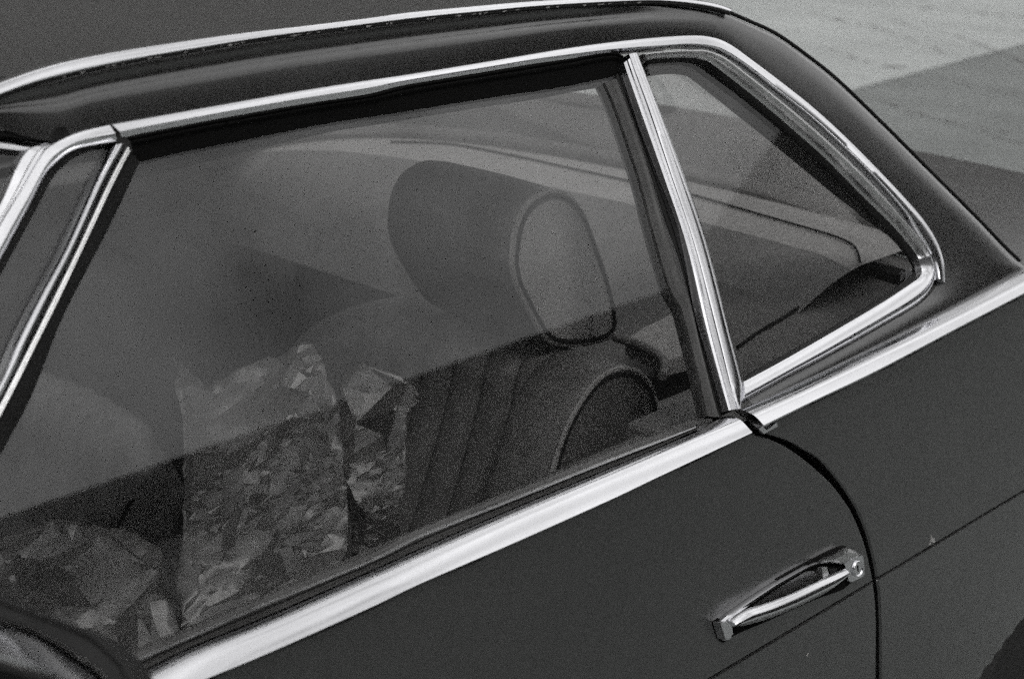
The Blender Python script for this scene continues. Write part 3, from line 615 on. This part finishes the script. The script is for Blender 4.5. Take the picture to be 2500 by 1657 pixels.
# shelf front lip, lit ledge near the pillar
led = [(1527, 829), (1572, 800), (1590, 790), (1668, 755), (1740, 740), (1790, 900), (1690, 925), (1625, 918), (1622, 884), (1600, 862)]
L1 = poly('ledge_top', [(1527, 829), (1572, 800), (1668, 752), (1700, 745), (1716, 850), (1694, 862), (1624, 880), (1602, 866)], PZ(.845), .02, M['shelf'], car)
L2 = poly('ledge_step', [(1624, 884), (1716, 852), (1720, 905), (1640, 922), (1626, 922)], PZ(.80), .02, M['shelf'], car)
tube('ledge_edge', [PZ(.846)(*p) for p in resample([(1500, 822), (1560, 842), (1602, 864), (1618, 880), (1623, 900), (1618, 918)], 24)], .006, M['seat'], car)
box('belt_reel_cover', (.10, -.70, .70), (.22, -.58, .825), M['seat'], car, bev=.01)
tube('shelf_piping', [PZ(.872)(*p) for p in resample([(1800, 848), (1850, 812), (1920, 770), (2000, 716), (2050, 672), (2075, 640)], 30)], .0022, M['dark'], car, k=6)
V = [PZ(z)(*p) for p, z in (((1700, 700), .872), ((1900, 640), .872), ((2100, 600), .872), ((2290, 650), .866), ((2050, 830), .868), ((1780, 990), .868))]
mesh('quarter_trim_ledge', V, [tuple(range(6))], M['trimgrey'], car, smooth=False)

# ------------------------------------------------------------------ seats
def seat(y0, y1, name, ztop=.888):
    """bucket seat: backrest with rolled bolsters and sewn flutes"""
    nu, nv = 121, 46; V = []
    yc = (y0+y1)/2; hw = (y1-y0)/2
    for i in range(nu):
        u = -1+2*i/(nu-1); y = yc+hw*u
        edge = max(0, (abs(u)-.60)/.40)
        bol = .045*math.sin(min(1, edge*1.25)*math.pi/2)**1.2
        fl = 0
        if abs(u) < .60:
            ph = (u/.60+1)/2*6; fl = -.008*math.exp(-((ph-round(ph))/.13)**2)+.004*abs(math.sin(math.pi*ph))
        elif abs(u) < .63: fl = -.008
        top = ztop-.055*max(0, abs(u)-.45)**2/.30-(.020 if abs(u) > .97 else 0)
        for j in range(nv):
            v = j/(nv-1)
            if v < .62:                                  # front face upward
                t = v/.62; z = .42+(top-.055-.42)*t; x = -.205+.27*(z-.42)/.5+.02*math.sin(t*3.1)-bol*(1-.25*t*t)-fl*0+(-fl)
            elif v < .86:                                # roll over the top
                t = (v-.62)/.24*math.pi; rr = .045+.012*(1-abs(u)); z = top-.055+.055*math.sin(t); xb = -.205+.27*(top-.055-.42)/.5
                x = xb+rr*(1-math.cos(t))-bol*.75*(math.cos(t)*.5+.5)-fl*(max(0, math.cos(t*.5)))
            else:
                t = (v-.86)/.14; z = (top-.055)*(1-t)+.42*t; x = -.205+.27*(z-.42)/.5+.115
            # rounded outer edge
            if abs(u) > .93:
                q = (abs(u)-.93)/.07; x += (.016 if v < .74 else -.016)*q*q
            V.append((x, y, z))
    F = grid_faces(nu, nv)+[tuple(range(nv)), tuple((nu-1)*nv+j for j in range(nv))]
    s = mesh(name, V, F, M['seat'], car, angle=50)
    # piping along the near outer edge
    for k in ((nu-1,) if y0 < 0 else ()):
        tube('seat_piping', [np.array(V[k*nv+j])+np.array([-.003, (-.001 if k == 0 else .001), 0]) for j in range(2, int(nv*.80))], .0045, M['piping'], s, k=8)
    # cushion
    c = box('seat_cushion', (-.62, y0+.02, .33), (-.10, y1-.02, .50), M['seat'], s, bev=.05)
    return s
dseat = seat(-.615, -.115, 'driver_seat')
so_ = [(1300, 1290), (1320, 1230), (1345, 1160), (1362, 1100), (1386, 1035), (1420, 975), (1455, 930), (1490, 906), (1525, 900), (1560, 912), (1588, 945), (1602, 1000), (1608, 1080), (1604, 1180), (1590, 1300)]
P = np.array([PY(-.622)(*p) for p in resample(so_, 60)]); c_ = P.mean(0)+np.array([0, 0, -.02]); V = []
for d, k in [(.006, .0), (-.0015, .70), (-.001, .93), (.0, 1.0), (.006, 1.025), (.016, 1.05), (.032, 1.065), (.050, 1.065), (.068, 1.045), (.082, .99), (.088, .88)]:
    for p in P: V.append(c_+(p-c_)*k+np.array([0, d, 0]))
mesh('seat_bolster', V, grid_faces(11, 60), M['seat'], dseat, angle=60)
tube('seat_piping', P+np.array([0, -.0005, 0]), .0036, M['piping'], dseat, k=8)
tube('seat_seam', c_+(P-c_)*.955+np.array([0, -.002, 0]), .0024, M['dark'], dseat, k=6)
pseat = seat(.115, .615, 'passenger_seat', .64)
def headrest(parent, dy):
    out = [(1247, 640), (1256, 560), (1280, 505), (1315, 476), (1350, 468), (1390, 485), (1422, 530), (1448, 600), (1472, 670), (1490, 735), (1497, 790), (1484, 818), (1452, 831), (1400, 838), (1350, 833), (1322, 810), (1285, 745), (1258, 690)]
    P = np.array([PY(-.505)(*p) for p in resample(out+[out[0]], 73)[:-1]]); c = P.mean(0)
    V = []; W = .205; ks = [(0, .84, .012), (.0, .93, .002), (.010, .985, 0), (.022, 1.0, 0), (W*.3, 1.02, 0), (W*.7, 1.02, 0), (W-.022, 1.0, 0), (W-.01, .985, 0), (W, .93, 0), (W+.003, .84, 0)]
    ks = [(-.006, .55), (-.004, .80), (.0, .93), (.006, 1.01), (.016, 1.04), (.05, 1.06), (W*.5, 1.07), (W-.035, 1.06), (W-.012, 1.03), (W-.003, .98), (W, .90), (W+.002, .6)]
    for d, s in ks:
        for p in P: V.append(c+(p-c)*s+np.array([0, d+dy, 0]))
    n = len(P); F = grid_faces(len(ks), n, True)+[tuple(range(n)), tuple((len(ks)-1)*n+j for j in range(n))]
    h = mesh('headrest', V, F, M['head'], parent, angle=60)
    tube('headrest_piping', [c+(p-c)*1.0+np.array([0, -.001+dy, 0]) for p in P], .0042, M['piping'], h, k=8, closed=True)
    tube('headrest_seam', [c+(p-c)*.957+np.array([0, -.0050+dy, 0]) for p in P], .0026, M['dark'], h, k=6, closed=True)
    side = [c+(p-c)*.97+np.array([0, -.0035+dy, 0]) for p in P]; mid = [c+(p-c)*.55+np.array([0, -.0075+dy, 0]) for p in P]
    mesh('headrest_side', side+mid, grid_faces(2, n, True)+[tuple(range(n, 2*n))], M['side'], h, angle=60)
    return h
headrest(dseat, 0.0)
# steering wheel (low left, mostly out of sight)
sw = [np.array([-.78, -.36, .80])+.19*(math.cos(a)*np.array([0, 1, 0])+math.sin(a)*np.array([.34, 0, .94])) for a in np.linspace(0, 2*math.pi, 60, endpoint=False)]
whl = tube('steering_wheel', sw, .013, M['seat'], car, closed=True)
tube('steering_column', [(-.80, -.36, .80), (-1.0, -.36, .72)], .03, M['seat'], whl)
# rear window
V = []
for k in range(31):
    u = -1+2*k/30; y1 = .50*u; y2 = .56*u
    x1 = .235-.10*abs(u)**3+.02; x2 = .70-.09*abs(u)**3
    V += [(x1, y1, 1.265-.012*abs(u)**2), ((x1+x2)/2+.02, (y1+y2)/2, 1.10), (x2, y2, .922)]
mesh('rear_window', V, grid_faces(31, 3), M['rglass'], car)

# ------------------------------------------------------------------ crumpled paper on the driver's seat
from mathutils.geometry import delaunay_2d_cdt
def facets(U, n_, r, stretch):
    """random points inside outline U (plus its edge) triangulated"""
    lo, hi = U.min(0), U.max(0)
    def inside(Q):
        ins = np.zeros(len(Q), bool)
        for i in range(len(U)):
            p, q = U[i], U[(i+1) % len(U)]
            c = ((p[1] > Q[:, 1]) != (q[1] > Q[:, 1])); xx = (q[0]-p[0])*(Q[:, 1]-p[1])/((q[1]-p[1])+1e-12)+p[0]; ins ^= c & (Q[:, 0] < xx)
        return ins
    Q = lo+(hi-lo)*r.random((n_*6, 2)); Q = Q[inside(Q)]
    # best-candidate thinning keeps cells even but irregular
    area = np.prod(hi-lo)*.7; d0 = math.sqrt(area/n_)*.62; keep = []
    for p in Q:
        if len(keep) >= n_: break
        if keep and np.min(np.hypot(*((np.array(keep)-p)*stretch).T)) < d0: continue
        keep.append(p)
    return np.array(keep), inside
def paper(name, outline, surf, seed, nc, nf, ac, af, label, bend=0.0):
    r = np.random.default_rng(seed)
    P = np.array([surf(*p) for p in resample(outline+[outline[0]], 90, False)[:-1]])
    nn = surf.n; a = np.cross(nn, [0, 0, 1.]); a /= np.linalg.norm(a); b = np.cross(nn, a)
    o = P.mean(0); U = np.stack([(P-o)@a, (P-o)@b], 1); U = U+r.normal(0, .0009, U.shape)
    th = r.uniform(.5, 1.0); W_ = np.array([[math.cos(th), -math.sin(th)], [math.sin(th), math.cos(th)]])@np.diag([.72, 1.08]); U = U@W_; WI = np.linalg.inv(W_)
    an = r.uniform(-.4, .4); st = np.array([1.35, .8])
    coarse, _ = facets(U, nc, r, st); lo, hi = U.min(0), U.max(0); m_ = (hi-lo)*.3
    cc = np.vstack([coarse, [lo-m_, [hi[0]+m_[0], lo[1]-m_[1]], hi+m_, [lo[0]-m_[0], hi[1]+m_[1]]]])
    ch = r.normal(0, ac, len(cc))
    vs, _, fs, ov, _, _ = delaunay_2d_cdt([Vector(p) for p in cc], [], [], 0, 1e-7)
    vs = np.array([tuple(v) for v in vs]); vh = np.array([ch[q[0]] if q else 0 for q in ov])
    def hc(Q):
        out = np.zeros(len(Q))
        for f in fs:
            A, B_, C_ = vs[f[0]], vs[f[1]], vs[f[2]]; T = np.array([[B_[0]-A[0], C_[0]-A[0]], [B_[1]-A[1], C_[1]-A[1]]]); d = np.linalg.det(T)
            if abs(d) < 1e-12: continue
            w_ = np.linalg.solve(T, (Q-A).T); ok = (w_[0] >= -1e-6) & (w_[1] >= -1e-6) & (w_.sum(0) <= 1+1e-6)
            out[ok] = vh[f[0]]*(1-w_[0][ok]-w_[1][ok])+vh[f[1]]*w_[0][ok]+vh[f[2]]*w_[1][ok]
        return out
    fine, _ = facets(U, nf, r, st)
    # extra points along the coarse creases keep those ridges sharp
    ex = []
    for f in fs:
        for k in range(3):
            p, q = vs[f[k]], vs[f[(k+1) % 3]]
            for t in np.linspace(.1, .9, 7): ex.append(p*(1-t)+q*t)
    ex = np.array(ex); _, ins = facets(U, 4, r, st); ex = ex[ins(ex)]
    allp = np.vstack([U, fine, ex]); n0 = len(U)
    edges = [(i, (i+1) % n0) for i in range(n0)]
    v2, _, f2, _, _, _ = delaunay_2d_cdt([Vector(p) for p in allp], edges, [], 1, 1e-6)
    Q = np.array([tuple(v) for v in v2]); rough = .35+.65*(np.sin(Q[:, 0]*31+seed)*np.sin(Q[:, 1]*27+2*seed) > -.1)
    H = hc(Q)+r.normal(0, af, len(Q))*rough+bend*((Q[:, 1]/(hi[1]-lo[1]))**2)
    Q = Q@WI; V3 = o+Q[:, :1]*a+Q[:, 1:]*b+H[:, None]*nn
    o_ = mesh(name, V3, [tuple(f) for f in f2], M['paper'], None, smooth=True, angle=22)
    sol = o_.modifiers.new('thickness', 'SOLIDIFY'); sol.thickness = .0005
    o_['label'] = label; o_['category'] = 'paper'; o_['group'] = 'crumpled paper sheets on the front seat'
    return o_
paper('paper_sheet', [(436, 870), (470, 905), (500, 932), (560, 905), (640, 868), (760, 850), (790, 905), (830, 1010), (845, 1150), (850, 1250), (850, 1340), (820, 1420), (640, 1500), (450, 1570), (443, 1500), (428, 1430), (447, 1300), (449, 1050), (425, 930)],
      PL((-.36, -.50, .86), (-.45, -.55, .70)),  5, 46, 300, .013, .0012, 'large crumpled paper sheet with sharp creases, in the middle of the side window')
paper('paper_sheet', [(840, 905), (880, 890), (955, 905), (1002, 940), (1015, 962), (1000, 1010), (990, 1130), (985, 1230), (965, 1330), (860, 1380), (845, 1250), (828, 1100), (815, 1000)],
      PL((-.25, -.48, .86), (-.60, -.25, .45)), 11, 20, 130, .011, .0011, 'dark narrow crumpled paper sheet leaning against the pleated backrest')
paper('paper_sheet', [(-60, 1330), (60, 1290), (180, 1265), (300, 1262), (395, 1330), (392, 1400), (400, 1440), (420, 1500), (440, 1545), (430, 1640), (300, 1700), (100, 1660), (-60, 1560)],
      PL((-.52, -.46, .80), (-.30, -.45, .85)), 23, 24, 150, .012, .0011, 'dull rumpled paper sheet behind the side mirror at the front of the window')

# ------------------------------------------------------------------ street on the camera side (seen only mirrored in glass and chrome)
def building(name, label, y, x0, x1, h, depth, m, mw, sgn, nwin=14):
    b = thing(name, label, 'building', ((x0+x1)/2, y, 0)); L = (x0+x1)/2
    box('wall', (x0-L, min(0, sgn*depth), 0), (x1-L, max(0, sgn*depth), h-.25), m, b)
    box('cornice', (x0-L-.2, min(-sgn*.25, sgn*depth), h-.25), (x1-L+.2, max(-sgn*.25, sgn*depth), h), m, b)
    first = None
    for k in range(nwin):
        for f in range(2):
            xw = x0-L+(x1-x0)*(k+.5)/nwin
            if first is None:
                first = box('window', (-.6, -.03, 0), (.6, .03, 1.5), mw, b); wn = first
            else: wn = first.copy(); COL.objects.link(wn); wn.parent = b
            wn.location = (xw, -sgn*.03, 1.2+f*2.9)
    return b
building('brick_terrace', 'long dark flat-roofed building across the street, mirrored in the side glass', -13.5, -30, 22.2, 7.58, 3, M['wall_dark'], M['window_dark'], -1, 14)
building('warehouse', 'taller dark warehouse further along the street, mirrored at the rear corner of the car', -13.8, 22.5, 52, 10.4, 5, M['wall_dark'], M['window_dark'], -1, 8)
building('rendered_building', 'grey rendered building beyond the pavement on the far side of the car', 18, -30, 70, 17, 8, M['wall_grey'], M['window_dark'], 1, 0)
